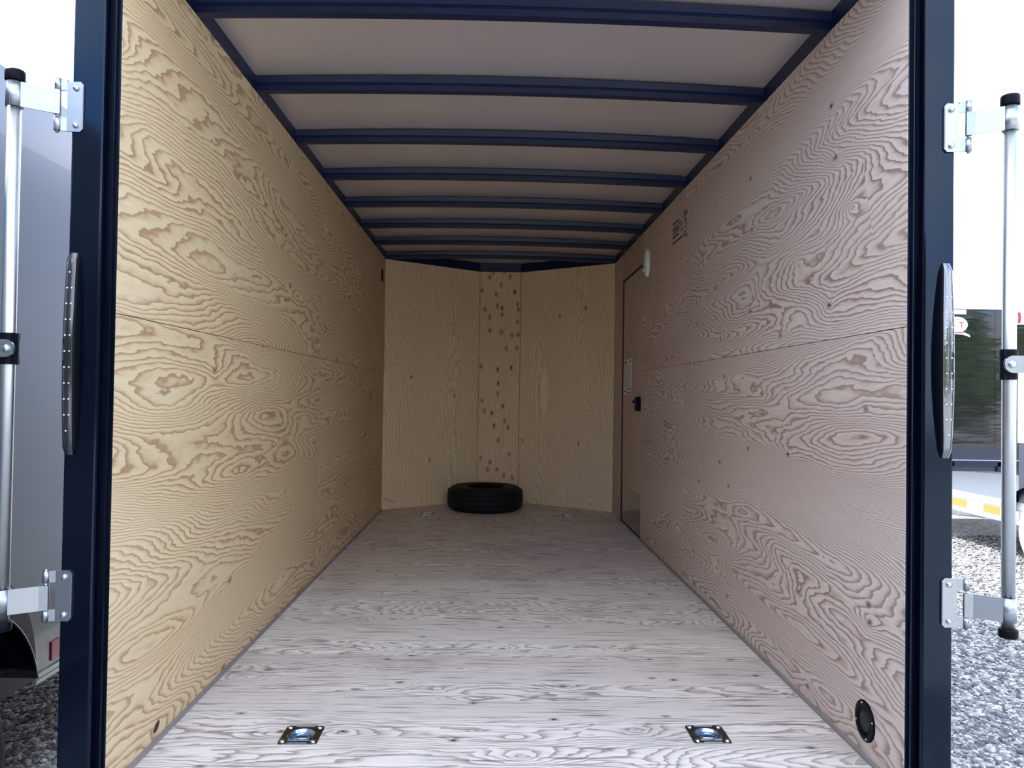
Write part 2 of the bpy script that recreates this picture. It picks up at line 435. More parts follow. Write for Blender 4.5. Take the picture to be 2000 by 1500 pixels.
# right wall with the side door opening
wr = MB().box(B+0.035, B+0.062, 2.0, YC, -0.12, ROOF0+0.004).build('wall_right', M['skin'])
tag(wr, 'right plywood wall of the cargo trailer with side door', kind='structure')
DY0, DY1, DZ = 5.575, 6.405, 2.005
for (y0, y1) in ((YR, YS), (YS, DY0)):
    for (z0, z1) in ((0, SHEET), (SHEET, H)):
        panel(wr, (B, y1, z0), (0, -1, 0), (0, 0, 1), y1-y0, z1-z0, 'ply_right', tone=((0.96, 0.97, 1.0) if y0 < 3 else (1.02, 0.99, 0.99)))  # near sheets darker, far ones lighter: colour offsets light fading inward
panel(wr, (B, DY1, DZ), (0, -1, 0), (0, 0, 1), DY1-DY0, H-DZ, 'ply_right', tone=(0.9, 0.86, 0.85))
panel(wr, (B, DY1, 0), (0, 0, 1), (0, 1, 0), H, YC-DY1, 'ply_door', tone=(0.95, 0.92, 0.9))
# stamped mark on the upper sheet
sm = MB()
def wbar(y0, y1, z0, z1): sm.quad((B-0.0006, y0, z0), (B-0.0006, y1, z0), (B-0.0006, y1, z1), (B-0.0006, y0, z1))
for (y0, y1, z, t) in ((4.655, 4.49, 2.083, 0.010), (4.655, 4.49, 2.000, 0.010), (4.66, 4.42, 1.965, 0.010), (4.385, 4.30, 2.092, 0.009), (4.395, 4.305, 1.962, 0.009)):
    wbar(y0, y1, z-t/2, z+t/2)
rs = random.Random(3)
for i in range(9):
    y = 4.64-0.018*i; wbar(y, y-0.009, 2.012+0.004*rs.random(), 2.050+0.026*rs.random())
for i in range(5):
    y = 4.63-0.035*i; z = 2.02+0.045*rs.random(); wbar(y, y-0.022, z, z+0.006)
for i in range(26):
    y = 4.385-0.075*rs.random(); z = 1.972+0.11*rs.random(); wbar(y, y-0.006-0.014*rs.random(), z, z+0.005+0.006*rs.random())
for i in range(12):
    y = 4.45-0.03*rs.random(); z = 1.98+0.09*rs.random(); wbar(y, y-0.010, z, z+0.010)
o = sm.build('ink_stamp', M['ink'], wr, weld=False); tag(o, 'black ink grade stamp on the plywood')

# side door
d1 = MB().box(B+0.012, B+0.030, DY0+0.004, DY1-0.004, 0.004, DZ-0.004).build('door_1', M['seam_dark'])
tag(d1, 'plywood faced side entry door in the right wall', kind='structure')
panel(d1, (B+0.004, DY0+0.004, 0.012), (0, 0, 1), (0, 1, 0), DZ-0.026, DY1-DY0-0.030, 'ply_door', t=0.008, name='door_panel', tone=(0.96, 0.93, 0.92))
g = MB()
g.box(B-0.004, B+0.03, DY1-0.022, DY1-0.001, 0.0, DZ); g.box(B-0.004, B+0.03, DY0+0.001, DY1-0.001, DZ-0.016, DZ-0.001); g.box(B-0.003, B+0.03, DY0+0.001, DY1-0.001, 0.0, 0.012)
g.build('door_gasket', M['seam_dark'], d1)
kp = MB().box(B+0.0015, B+0.0035, DY0+0.006, DY1-0.028, 0.014, 0.315).build('kick_plate', M['mirror_alu'], d1)
tag(kp, 'polished metal kick plate')
for (y, z) in ((DY1-0.06, 0.26), (DY0+0.04, 0.28), (DY1-0.06, 0.04), (DY0+0.04, 0.04)):
    MB().lathe([(0.0, 0.004), (0.004, 0.003), (0.006, 0.0)], (B+0.0015, y, z), (-1, 0, 0), 10).build('screw', M['bolt'], kp)
lt = MB()
lt.box(B-0.030, B+0.004, 5.615, 5.700, 0.928, 1.034)
lk = lt.build('door_latch', M['black_plastic'], d1); tag(lk, 'black paddle latch')
bv = lk.modifiers.new('bevel', 'BEVEL'); bv.width = 0.008; bv.segments = 3
MB().box(B-0.034, B-0.028, 5.632, 5.650, 0.955, 1.010).build('paddle', M['black_steel'], lk)
MB().lathe([(0.0, 0.040), (0.012, 0.038), (0.014, 0.020), (0.017, 0.0)], (B+0.004, 5.735, 0.998), (-1, 0, 0), 16).build('lock_knob', M['black_plastic'], lk)
MB().box(B-0.012, B-0.010, 5.738, 5.752, 0.942, 0.978).build('key', M['bolt'], lk)
lb = MB().box(B+0.0030, B+0.0040, 6.005, 6.365, 1.05, 1.335).build('notice_label', M['paper'], d1); tag(lb, 'white printed notice label')
pr = MB()
def lbar(y0, y1, z0, z1): pr.quad((B+0.0026, y0, z0), (B+0.0026, y1, z0), (B+0.0026, y1, z1), (B+0.0026, y0, z1))
for i in range(4): lbar(6.34-0.034*i, 6.34-0.034*i-0.024, 1.302, 1.322)
for i in range(2): lbar(6.09-0.03*i, 6.07-0.03*i, 1.306, 1.322)
for c0 in (6.35, 6.19):
    for r_ in range(15):
        z = 1.283-0.0115*r_
        for q in range(5):
            if rs.random() < 0.62: lbar(c0-0.028*q, c0-0.028*q-0.012-0.012*rs.random(), z-0.005, z)
for (y0, y1, z0, z1) in ((6.20, 6.02, 1.093, 1.100), (6.20, 6.02, 1.060, 1.067), (6.20, 6.185, 1.060, 1.100), (6.035, 6.02, 1.060, 1.100), (6.34, 6.25, 1.075, 1.082)):
    lbar(y0, y1, z0, z1)
pr.build('label_print', M['ink'], lb, weld=False)

# nose wall: two angled panels and a flat centre panel
wf = MB()
prof = [(-A-0.055, YC), (-A-0.055, YC+0.02), (NL-0.03, YN+0.05), (NR+0.03, YN+0.05), (B+0.06, YC+0.02), (B+0.06, YC), (B+0.02, YC+0.004), (NR+0.005, YN+0.014), (NL-0.005, YN+0.014), (-A-0.02, YC+0.004)]
wf.prism([(x, y, -0.12) for x, y in prof], [(x, y, H+0.092) for x, y in prof], caps=False)
wf = wf.build('wall_front', M['skin']); tag(wf, 'plywood V-nose front wall', kind='structure')
def nose(p, q, mat, tone):         # from the left point p to the right point q
    d = Vector((p[0]-q[0], p[1]-q[1], 0)); w = d.length
    return panel(wf, (q[0], q[1], 0), (0, 0, 1), d, H, w, mat, tone=tone, gap=0.002)
nose((-A, YC), (NL, YN), 'ply_nose', (1, 1, 0.98))
nose((NL, YN), (NR, YN), 'ply_knotty', (0.97, 0.93, 0.9))
npz = nose((NR, YN), (B, YC), 'ply_nose', (0.99, 0.98, 0.97))
for xx in (NL, NR):
    MB().tube((xx, YN+0.0075, 0), (xx, YN+0.0075, H), 0.006, seg=8).build('seam_filler', M['seam_dark'], wf)  # dark tube added behind each seam to block light showing through
# pale boat patch in the right nose panel (local x = height, y = from the right corner)
pa = MB().poly([(1.09+0.235*math.cos(t), 0.735+0.040*math.sin(t)*abs(math.sin(t))**0.3, 0.0007) for t in [2*math.pi*i/28 for i in range(28)]]).build('wood_patch', M['patch'], npz)
tag(pa, 'pale boat-shaped repair patch')

# floor
fl = MB().poly([(-A-0.05, 1.97, -0.03), (B+0.05, 1.97, -0.03), (B+0.05, YC+0.01, -0.03), (NR+0.02, YN+0.04, -0.03), (NL-0.02, YN+0.04, -0.03), (-A-0.05, YC+0.01, -0.03)]).build('floor', M['seam_dark'])
tag(fl, 'weathered plywood trailer floor', kind='structure')
RINGS = [(-0.5535, 2.325), (0.672, 2.339), (-0.548, 6.640), (0.676, 6.655)]
ys = [1.985, 3.045, 4.265, 5.485, 6.705, 7.46]
tones = [(0.98, 0.97, 0.99), (1.08, 1.09, 1.10), (0.98, 0.91, 0.87), (1.04, 0.96, 0.91), (1.02, 0.93, 0.88)]  # sheets differ in colour; rear ones also raised to offset the dim light
for i in range(5):
    y0, y1 = ys[i], ys[i+1]
    holes = [(x-0.04+A, x+0.04+A, y-0.04-y0, y+0.04-y0) for x, y in RINGS if y0 < y < y1]
    panel(fl, (-A, y0, 0), (1, 0, 0), (0, 1, 0), A+B, y1-y0, 'ply_floor', t=0.016, tone=tones[i], holes=holes, gap=0.0008)
for nm, x0, x1 in (('baseboard_left', -A, -A+0.013), ('baseboard_right', B-0.013, B)):
    yy = YC-0.01 if nm == 'baseboard_left' else DY0-0.01
    o = MB().box(x0, x1, YR, yy, 0.0, 0.009).build(nm, M['grey_trim']); tag(o, 'grey edge trim along the foot of the %s wall' % nm.split('_')[1], kind='structure')
sill = MB().box(-A-0.10, B+0.10, 1.955, 1.984, -0.14, -0.002).build('trim_1', M['black_steel']); tag(sill, 'black steel rear sill', kind='structure')
hd = MB().box(-A-0.10, B+0.10, 1.958, 2.06, H+0.02, H+0.16).build('trim_2', M['black_paint']); tag(hd, 'black steel rear header above the opening', kind='structure')

# ceiling: roof sheet, bows, rails
ce = MB()
rows = []
NX = 24
for j in range(40):
    y = 2.0 + (YN+0.05-2.0)*j/39
    rows.append([(-A-0.05+(A+B+0.10)*i/NX, y, ROOF0+arch(-A+(A+B)*i/NX, 0.026)) for i in range(NX+1)])
ce.grid(rows)
ce = ce.build('ceiling', M['roof']); tag(ce, 'bare metal roof sheet over black roof bows', kind='structure')
def bow(y, rise=0.018, x0=-A-0.01, x1=B+0.01):
    prof = [(-0.016, 0.052), (-0.010, 0.030), (-0.004, 0.028), (-0.004, 0.026), (0.0, 0.024), (0.0, 0.006), (-0.004, 0.0045), (-0.004, 0.0), (0.034, 0.0), (0.036, 0.004), (0.036, 0.030), (0.050, 0.052)]
    mb = MB(); rows = []
    for i in range(21):
        x = x0+(x1-x0)*i/20
        rows.append([(x, y+a, H+0.001+b+arch(x, rise)*(1.0 if b < 0.04 else 1.25)) for a, b in prof])
    mb.grid(rows, smooth=False)
    mb.poly(rows[0]); mb.poly(rows[-1])
    return mb.build('roof_bow', M['black_steel'], ce)
for i in range(8): bow(2.4677+0.62557*i)
for x0, x1 in ((-A-0.03, -A+0.0005), (B-0.0005, B+0.03)):
    MB().box(x0, x1, 2.0, YC, H, ROOF0+0.02).build('top_rail', M['black_steel'], ce)
nr = [(-A, YC), (NL, YN), (NR, YN), (B, YC)]
for i in range(3):
    p, q = Vector((*nr[i], 0)), Vector((*nr[i+1], 0))
    n = Vector((-(q-p).y, (q-p).x, 0)).normalized()*0.03
    f = [p-n*0.2, q-n*0.2, q+n, p+n]
    zt = H + 0.076
    MB().prism([(v.x, v.y, H) for v in f], [(v.x, v.y, zt+0.012) for v in f]).build('nose_rail', M['black_steel'], ce)

# rear posts
def post(s, name, lab):
    W = A if s < 0 else B
    prof = [(0.0105, 2.03), (0.0105, 1.9935), (0.0015, 1.9935), (0.0015, 1.9915), (0.0075, 1.9915), (0.0085, 1.982), (0.0095, 1.980), (0.0115, 1.980), (0.0125, 1.982), (0.013, 1.990),
            (0.024, 1.990), (0.0255, 1.966), (0.0275, 1.961), (0.031, 1.958), (0.1015, 1.958), (0.1040, 1.959), (0.1045, 1.962), (0.1045, 2.11), (0.02, 2.11), (0.02, 2.03)]
    prof = [(s*(W+o), y) for o, y in prof]
    mb = MB(); mb.prism([(x, y, -0.30) for x, y in prof], [(x, y, H+0.19) for x, y in prof])
    o = mb.build(name, M['black_paint'])
    return tag(o, lab, kind='structure')
post(-1, 'trim_3', 'black painted steel post on the left of the rear opening')
post(1, 'trim_4', 'black painted steel post on the right of the rear opening')

# ------------------------------------------------------------------ things inside
# spare tyre lying flat against the nose
def lay_tire():
    t = empty('spare_tire', (-0.05, 6.955, 0)); R = 0.342; w = 0.218
    prof = [(0.195, 0.012), (0.215, 0.004), (0.25, 0.0), (0.285, 0.003), (0.308, 0.014), (0.322, 0.030)]
    tread = []
    zs = [0.045, 0.058, 0.060, 0.068, 0.070, 0.104, 0.106, 0.114, 0.116, 0.148, 0.150, 0.158, 0.160, 0.173]
    for i, z in enumerate(zs):
        groove = any(a <= z <= b for a, b in ((0.0595, 0.0685), (0.1055, 0.1145), (0.1495, 0.1585)))
        crown = R - 0.016*((z-w/2)/(w/2))**2
        tread.append((crown-(0.007 if groove else 0), z))
    top = [(0.322, w-0.030), (0.308, w-0.014), (0.285, w-0.003), (0.25, w), (0.215, w-0.004), (0.195, w-0.012)]
    inner = [(0.188, w-0.03), (0.186, w/2), (0.188, 0.03), (0.195, 0.012)]
    MB().lathe(prof+tread+top+inner, (0, 0, 0), (0, 0, 1), 72).build('tire_carcass', M['rubber'], t)
    rim = [(0.196, w-0.010), (0.190, w-0.006), (0.180, w-0.012), (0.176, w-0.05), (0.150, w-0.085), (0.10, w-0.075), (0.05, w-0.072), (0.042, w-0.074), (0.042, w-0.11)]
    wh = MB().lathe(rim, (0, 0, 0), (0, 0, 1), 48).build('wheel_rim', M['black_plastic'], t)
    for k in range(5):
        a = 2*math.pi*k/5
        MB().tube((0.075*math.cos(a), 0.075*math.sin(a), w-0.078), (0.075*math.cos(a), 0.075*math.sin(a), w-0.070), 0.010, seg=10).build('lug_hole', M['seam_dark'], wh)
    # shoulder lugs
    lg = MB()
    for k in range(60):
        a = 2*math.pi*k/60
        for z0, z1 in ((0.034, 0.052), (0.166, 0.184)):
            p = []
            for (da, rr) in ((-0.020, 0.318), (0.020, 0.318), (0.020, 0.3345), (-0.020, 0.3345)):
                p.append((rr*math.cos(a+da), rr*math.sin(a+da)))
            lg.prism([(x, y, z0) for x, y in p], [(x, y, z1) for x, y in p])
    lo = lg.build('tread_lugs', M['rubber'], t); lo['kind'] = 'stuff'
    tag(t, 'black spare tire lying flat on the floor against the nose wall', 'tire')
lay_tire()

# recessed tie-down rings
def tie_down(x, y, lab):
    t = empty('tie_down_plate', (x, y, 0))
    w, d, r, seg = 0.0575, 0.062, 0.012, 6
    out = []
    for cx, cy, a0 in ((w-r, d-r, 0), (-w+r, d-r, 90), (-w+r, -d+r, 180), (w-r, -d+r, 270)):
        for k in range(seg+1):
            a = math.radians(a0+90*k/seg); out.append((cx+r*math.cos(a), cy+r*math.sin(a)))
    full = []
    for i in range(len(out)):
        p, q = out[i], out[(i+1) % len(out)]
        L_ = math.hypot(q[0]-p[0], q[1]-p[1]); kk = max(1, int(L_/0.006))
        full += [(p[0]+(q[0]-p[0])*j/kk, p[1]+(q[1]-p[1])*j/kk) for j in range(kk)]
    out = full
    def ring(sc_, z): return [(px*sc_, py*sc_, z) for px, py in out]
    def circ(rad, z): return [(rad*math.cos(math.atan2(py, px)), rad*math.sin(math.atan2(py, px)), z) for px, py in out]
    pl = MB(); pl.grid([ring(1, 0.0002), ring(0.985, 0.003), ring(0.93, 0.0032), circ(0.0415, 0.0026)], closed_v=True, smooth=False)
    pl.build('plate', M['dark_zinc'], t)
    di = MB(); di.grid([circ(0.0415, 0.0026), circ(0.0395, 0.0042), circ(0.0375, 0.0030), circ(0.034, -0.006), circ(0.026, -0.013), circ(0.024, -0.0125), circ(0.012, -0.0150), circ(0.0005, -0.0155)], closed_v=True)
    di.build('dish', M['blue_zinc'], t)
    rg = [(0.0255*math.cos(a), 0.0255*math.sin(a)-0.002, -0.0055) for a in [math.radians(-20+220*i/20) for i in range(21)]]
    mr = MB().path(rg, 0.0045, 10); mr.tube((-0.031, -0.0115, -0.0055), (0.031, -0.0115, -0.0055), 0.0042, seg=10)
    mr.build('d_ring', M['blue_zinc'], t)
    MB().box(-0.032, 0.032, -0.0385, -0.0345, 0.0028, 0.0046).build('ring_bracket', M['bolt'], t)
    MB().box(-0.028, 0.028, -0.0575, -0.0545, 0.0031, 0.0044).build('edge_bead', M['bolt'], t)
    MB().box(-0.028, 0.028, 0.0545, 0.0575, 0.0031, 0.0044).build('edge_bead', M['bolt'], t)
    for sx in (-1, 1):
        for sy in (-1, 1):
            MB().lathe([(0.0, 0.0085), (0.004, 0.0080), (0.0072, 0.0058), (0.0082, 0.003)], (sx*0.0445, sy*0.047, 0), (0, 0, 1), 16).build('carriage_bolt', M['bolt'], t)
    tag(t, lab, 'tie-down', 'recessed tie-down rings in the floor')
tie_down(*RINGS[0], 'recessed tie-down ring plate near the rear opening, beside the left wall')
tie_down(*RINGS[1], 'recessed tie-down ring plate near the rear opening, beside the low round vent')
tie_down(*RINGS[2], 'recessed tie-down ring plate at the far end, left of the spare tire')
tie_down(*RINGS[3], 'recessed tie-down ring plate at the far end, between spare tire and side door')

# round vents
def vent(s, y, z, lab):
    W = -A if s < 0 else B
    t = empty('round_vent', (W, y, z)); ax = (1, 0, 0) if s < 0 else (-1, 0, 0)
    MB().lathe([(0.058, 0.0), (0.0575, 0.003), (0.055, 0.0045), (0.042, 0.0045), (0.0405, 0.0035), (0.039, 0.0012), (0.0, 0.0010)], (0, 0, 0), ax, 40).build('flange', M['black_plastic'], t)
    MB().lathe([(0.030, 0.0011), (0.029, 0.0022), (0.020, 0.0030), (0.0, 0.0032)], (0, 0, 0), ax, 28).build('damper_cap', M['seam_dark'], t)
    for a in (75, 165, 255, 345):
        an = math.radians(a)
        MB().lathe([(0.0, 0.0075), (0.0022, 0.0070), (0.0034, 0.0045)], (0, 0.0495*math.cos(an), 0.0495*math.sin(an)), ax, 10).build('screw', M['bolt'], t)
    tag(t, lab, 'vent', 'round wall vents')
vent(1, 2.200, 0.102, 'round black plastic vent low on the right wall near the rear post')
vent(-1, 6.655, 2.052, 'round black plastic vent high on the left wall beside the nose')

# dome light
def dome():
    t = empty('dome_light', (B, 5.39, 1.98))
    def oval(sc_, x, dz=0.0):
        return [(x, 0.058*sc_*math.cos(a)*(1-0.12*math.sin(a)), 0.098*sc_*math.sin(a)+dz) for a in [2*math.pi*i/40 for i in range(40)]]
    b = MB(); b.grid([oval(1, 0), oval(1.0, -0.012), oval(0.95, -0.020), oval(0.80, -0.025), oval(0.4, -0.027), oval(0.01, -0.0275)], closed_v=True)
    b.build('housing', M['white_plastic'], t)
    def lensp(sc_, x): return [(x, 0.040*sc_*math.copysign(abs(math.cos(a))**0.6, math.cos(a)), 0.024+0.052*sc_*math.copysign(abs(math.sin(a))**0.6, math.sin(a))) for a in [2*math.pi*i/32 for i in range(32)]]
    l = MB(); l.grid([lensp(1, -0.020), lensp(0.98, -0.031), lensp(0.8, -0.035), lensp(0.01, -0.036)], closed_v=True)
    l.build('lens', M['lens_frost'], t)
    MB().lathe([(0.0, 0.036), (0.007, 0.034), (0.009, 0.024)], (0, 0.012, -0.052), (-1, 0, 0), 14).build('switch_button', M['white_plastic'], t)
    tag(t, 'oval white plastic dome light with switch on the right wall', 'light')
dome()

# loose wire end by the left corner of the nose
wp = [(-0.945, 6.848, 0.100), (-0.93, 6.842, 0.102), (-0.915, 6.835, 0.095), (-0.885, 6.84, 0.082), (-0.85, 6.86, 0.072)]
wo = MB().path(wp, 0.0022, 6).build('wire_end', M['wire']); tag(wo, 'short loose wire end low in the left nose corner', 'wire')

# ------------------------------------------------------------------ lock bars on the rear posts
def lock_bar(s, lab):
    E = (A if s < 0 else B) + 0.1045
    YF = 1.958                       # post face
    t = empty('hinged_lock_bar', (s*(E+0.111), 1.905, 0.43))
    L0 = Vector(t.location)
    def loc(x, y, z): return (s*x-L0.x, y-L0.y, z-L0.z)
    def bx(mb, x0, x1, y0, y1, z0, z1):
        a = loc(x0, y0, z0); b = loc(x1, y1, z1)
        mb.box(min(a[0], b[0]), max(a[0], b[0]), a[1], b[1], a[2], b[2])
    px, py = E+0.111, 1.905
    MB().tube(loc(px, py, 0.455), loc(px, py, 1.785), 0.0160, seg=24).build('bar_pipe', M['galv'], t)
    for z0, z1, o1 in ((1.777, 1.803, 1), (0.434, 0.458, 0)):
        a = [(0.0215, z0), (0.0225, z0+0.003), (0.0225, z1-0.004), (0.0205, z1), (0.0155, z1), (0.0150, z1-0.004), (0.0, z1-0.005)] if o1 else \
            [(0.0165, z1), (0.0215, z1-0.002), (0.0225, z1-0.005), (0.0225, z0+0.003), (0.020, z0), (0.0, z0)]
        MB().lathe([(r, z-L0.z) for r, z in a], (0, 0, 0), (0, 0, 1), 24).build('end_cap', M['black_plastic'], t)
    for zc in (1.735, 0.507):
        hz = 0.0635
        pl = MB()
        # leaf on the post face, bent out past the edge, with a window for the strap
        cut = [(E-0.030, zc-hz+0.008), (E-0.022, zc-hz), (E+0.010, zc-hz+0.001), (E+0.010, zc+hz-0.001), (E-0.022, zc+hz), (E-0.030, zc+hz-0.008)]
        y0, y1 = YF-0.0055, YF-0.0005
        pl.prism([loc(x, y0, z) for x, z in cut], [loc(x, y1, z) for x, z in cut])
        zo = 0.006 if zc > 1 else 0.0
        for z0, z1 in ((zc-hz+0.001, zc-0.034+zo), (zc+0.034+zo, zc+hz-0.001+zo)):
            q = [(E+0.010, y0), (E+0.036, y0-0.008), (E+0.040, y0-0.003), (E+0.010, y1)]
            pl.prism([loc(x, y, z0) for x, y in q], [loc(x, y, z1) for x, y in q])
            pl.tube(loc(E+0.031, YF-0.010, z0), loc(E+0.031, YF-0.010, z1), 0.0080, seg=14)
        bx(pl, E-0.0285, E-0.0265, YF-0.0068, YF-0.005, zc-hz+0.012, zc+hz-0.012)
        hp = pl.build('hinge_plate', M['zinc'], t)
        for dz in (-0.047, 0.047):
            MB().lathe([(0.0, 0.0075), (0.004, 0.0070), (0.0068, 0.0045), (0.0078, 0.0)], loc(E-0.012, YF-0.0055, zc+dz), (0, -1, 0), 16).build('screw', M['bolt'], hp)
        MB().tube(loc(E+0.031, YF-0.010, zc-hz-0.004), loc(E+0.031, YF-0.010, zc+hz+0.004), 0.0042, seg=10).build('hinge_pin', M['zinc'], hp)
        st = MB(); hs = 0.0305
        zs_ = zc + (0.008 if zc > 1 else -0.003)
        q = [(E+0.022, YF-0.017), (E+0.040, YF-0.024), (px, py-0.0195), (px, py-0.0165), (E+0.040, YF-0.019), (E+0.022, YF-0.012)]
        st.prism([loc(x, y, zs_-hs) for x, y in q], [loc(x, y, zs_+hs) for x, y in q])
        q2 = [(E+0.060, YF-0.0235), (px, py+0.0165), (px, py+0.0195), (E+0.060, YF-0.0205)]
        st.tube(loc(E+0.031, YF-0.010, zs_-hs), loc(E+0.031, YF-0.010, zs_+hs), 0.0082, seg=14)
        st.tube(loc(px, py, zs_-hs), loc(px, py, zs_+hs), 0.0195, seg=28)
        st.build('strap_arm', M['zinc'], t)
    # middle clasp and handle
    zc = 1.119
    cl = MB()
    for z0, z1 in ((zc+0.021, zc+0.038), (zc-0.038, zc-0.021)):
        ring = []
        for i in range(17):
            a = math.radians(-40+200*i/16)      # open towards the outside
            ring.append((px-0.003-0.0225*math.sin(a), py-0.0225*math.cos(a)))
        inn = [(px-0.003-0.0172*math.sin(math.radians(-40+200*i/16)), py-0.0172*math.cos(math.radians(-40+200*i/16))) for i in range(17)]
        q = ring+list(reversed(inn))
        for i in range(16):
            c = [ring[i], ring[i+1], inn[i+1], inn[i]]
            cl.prism([loc(x, y, z0) for x, y in c], [loc(x, y, z1) for x, y in c])
    bx(cl, px-0.0260, px-0.0185, py-0.020, py-0.004, zc-0.038, zc+0.038)
    cl.build('clasp', M['black_plastic'], t)
    ed = MB(); bx(ed, px-0.0268, px-0.0185, py-0.004, py-0.0005, zc-0.038, zc+0.038); ed.build('clasp_edge', M['zinc'], t)
    hb = MB(); pts = []
    for i in range(13):
        a = math.radians(90+180*i/12); pts.append((px-0.010+0.0215*math.cos(a), zc+0.0215*math.sin(a)))
    pts += [(px+0.20, zc-0.0215), (px+0.20, zc+0.0215)]
    hb.prism([loc(x, py-0.031, z) for x, z in pts], [loc(x, py-0.0245, z) for x, z in pts])
    ho = hb.build('handle_bar', M['zinc'], t)
    MB().lathe([(0.0, 0.008), (0.005, 0.0075), (0.0085, 0.005), (0.0095, 0.0)], loc(px-0.014, py-0.031, zc), (0, -1, 0), 16).build('rivet', M['bolt'], ho)
    MB().lathe([(0.0, 0.008), (0.005, 0.0075), (0.0085, 0.005), (0.0095, 0.0)], loc(px+0.042, py-0.031, zc), (0, -1, 0), 16).build('rivet', M['bolt'], ho)
    tag(t, lab, 'lock bar', 'hinged lock bars on the rear posts')
lock_bar(-1, 'galvanised lock bar hinged to the left rear post, before the charcoal trailer')
lock_bar(1, 'galvanised lock bar hinged to the right rear post, before the sunny gravel')

# ------------------------------------------------------------------ tail lamps
def tail_lamp(s, xi_mid, xi_end, xo, z0, z1, lens, lab):
    E = (A if s < 0 else B) + 0.1045; YF = 1.958
    zc = (z0+z1)/2
    t = empty('tail_lamp', (s*(E-0.025), YF, zc))
    def P(x, y, z): return (s*x-t.location.x, y-YF, z-zc)
    n = 26
    hrows, lrows = [], []
    for i in range(n+1):
        u = -1+2*i/n; b = 1-u*u
        end = 0.0 if i in (0, n) else 1.0
        e = min(1.0, (1-abs(u))/0.03); e = math.sqrt(max(0, 1-(1-e)**2))
        dp = (0.010+0.016*b)*(0.15+0.85*e)
        xi = E-xi_end-(xi_mid-xi_end)*b; xoo = E-xo
        mid = (xi+xoo)/2; k = 0.84+0.16*e
        xi, xoo = mid+(xi-mid)*k, mid+(xoo-mid)*k
        w = xoo-xi
        z = zc+u*(z1-z0)/2
        # section: inner foot, inner shoulder, lens edge, lens, outer shoulder, outer foot
        hrows.append([P(xi, YF-0.0002, z), P(xi+0.03*w, YF-dp*0.72, z), P(xi+0.10*w, YF-dp*0.93, z), P(xi+0.17*w, YF-dp, z)])
        lrows.append([P(xi+0.17*w, YF-dp, z), P(xi+0.22*w, YF-dp-0.0015, z), P(xi+0.90*w, YF-dp*0.96-0.0015, z), P(xoo, YF-dp*0.80, z), P(xoo, YF-0.0002, z)])
    hm = MB(); hm.grid(hrows); hm.poly(hrows[0]+lrows[0][1:]); hm.poly(hrows[-1]+lrows[-1][1:])
    hm.build('housing', M['black_plastic'], t)
    MB().grid(lrows).build('lens', M[lens], t)
    ld = MB()
    for r_ in range(11):
        u = -0.76+1.56*r_/10; b = 1-u*u; dp = 0.010+0.016*b
        xi = E-xi_end-(xi_mid-xi_end)*b; w = (E-xo)-xi
        for fx in ((0.62,) if r_ in (0, 10) else (0.38, 0.74)):
            c = P(xi+fx*w, YF-dp*0.985-0.0012, zc+u*(z1-z0)/2)
            ld.lathe([(0.0, 0.0022), (0.0016, 0.0016), (0.0021, 0.0)], c, (0, -1, 0), 8)
    lo = ld.build('led_dots', M['led'], t); lo['kind'] = 'stuff'
    tag(t, lab, 'tail lamp', 'tall tail lamps on the rear posts')
tail_lamp(-1, 0.034, 0.030, 0.001, 0.858, 1.366, 'lens_smoke', 'tall dark tail lamp with LED dots on the left rear post')
tail_lamp(1, 0.049, 0.035, 0.009, 0.878, 1.382, 'lens', 'tall clear tail lamp mirroring greenery on the right rear post')

# ------------------------------------------------------------------ outside
gm = MB(); gm.quad((-60, -60, GZ), (60, -60, GZ), (60, 80, GZ), (-60, 80, GZ))
go = gm.build('ground', M['ground']); tag(go, 'grey gravel lot', kind='structure')
# gravel stones where the lot shows close by
def gravel():
    V = []; F = []
    R = random.Random(11)
    base = [(0, 0, 1), (0.894, 0, 0.447), (0.276, 0.851, 0.447), (-0.724, 0.526, 0.447), (-0.724, -0.526, 0.447), (0.276, -0.851, 0.447), (0.724, 0.526, -0.447), (-0.276, 0.851, -0.447), (-0.894, 0, -0.447), (-0.276, -0.851, -0.447), (0.724, -0.526, -0.447)]
    tri = [(0,1,2),(0,2,3),(0,3,4),(0,4,5),(0,5,1),(1,6,2),(2,7,3),(3,8,4),(4,9,5),(5,10,1),(2,6,7),(3,7,8),(4,8,9),(5,9,10),(1,10,6)]
    def add(x, y, s_):
        a = R.random()*6.28; ca, sa = math.cos(a), math.sin(a)
        sx, sy, sz = s_*(0.7+0.7*R.random()), s_*(0.6+0.5*R.random()), s_*(0.4+0.4*R.random())
        n = len(V)
        for p in base:
            j = 0.8+0.4*R.random()
            u, v, w = p[0]*sx*j, p[1]*sy*j, p[2]*sz*j
            V.append((x+u*ca-v*sa, y+u*sa+v*ca, GZ+w+sz*0.35))
        for t in tri: F.append(tuple(n+i for i in t))
    for _ in range(15000):
        y = 3.0+2.8*R.random()**1.2; x = y*(0.585+0.14*R.random()); add(x, y, 0.006+0.012*R.random()**2)
    for _ in range(5000):
        y = 5.5+3.2*R.random(); x = y*(0.585+0.12*R.random()); add(x, y, 0.006+0.013*R.random()**2)
    for _ in range(9000):
        y = 2.7+2.4*R.random(); x = -y*(0.52+0.13*R.random()); add(x, y, 0.006+0.013*R.random()**2)
    me = bpy.data.meshes.new('gravel'); me.from_pydata(V, [], F); me.materials.append(M['stone'])
    o = bpy.data.objects.new('gravel', me); COL.objects.link(o)
    tag(o, 'loose grey gravel stones on the lot', 'gravel', kind='stuff')
gravel()

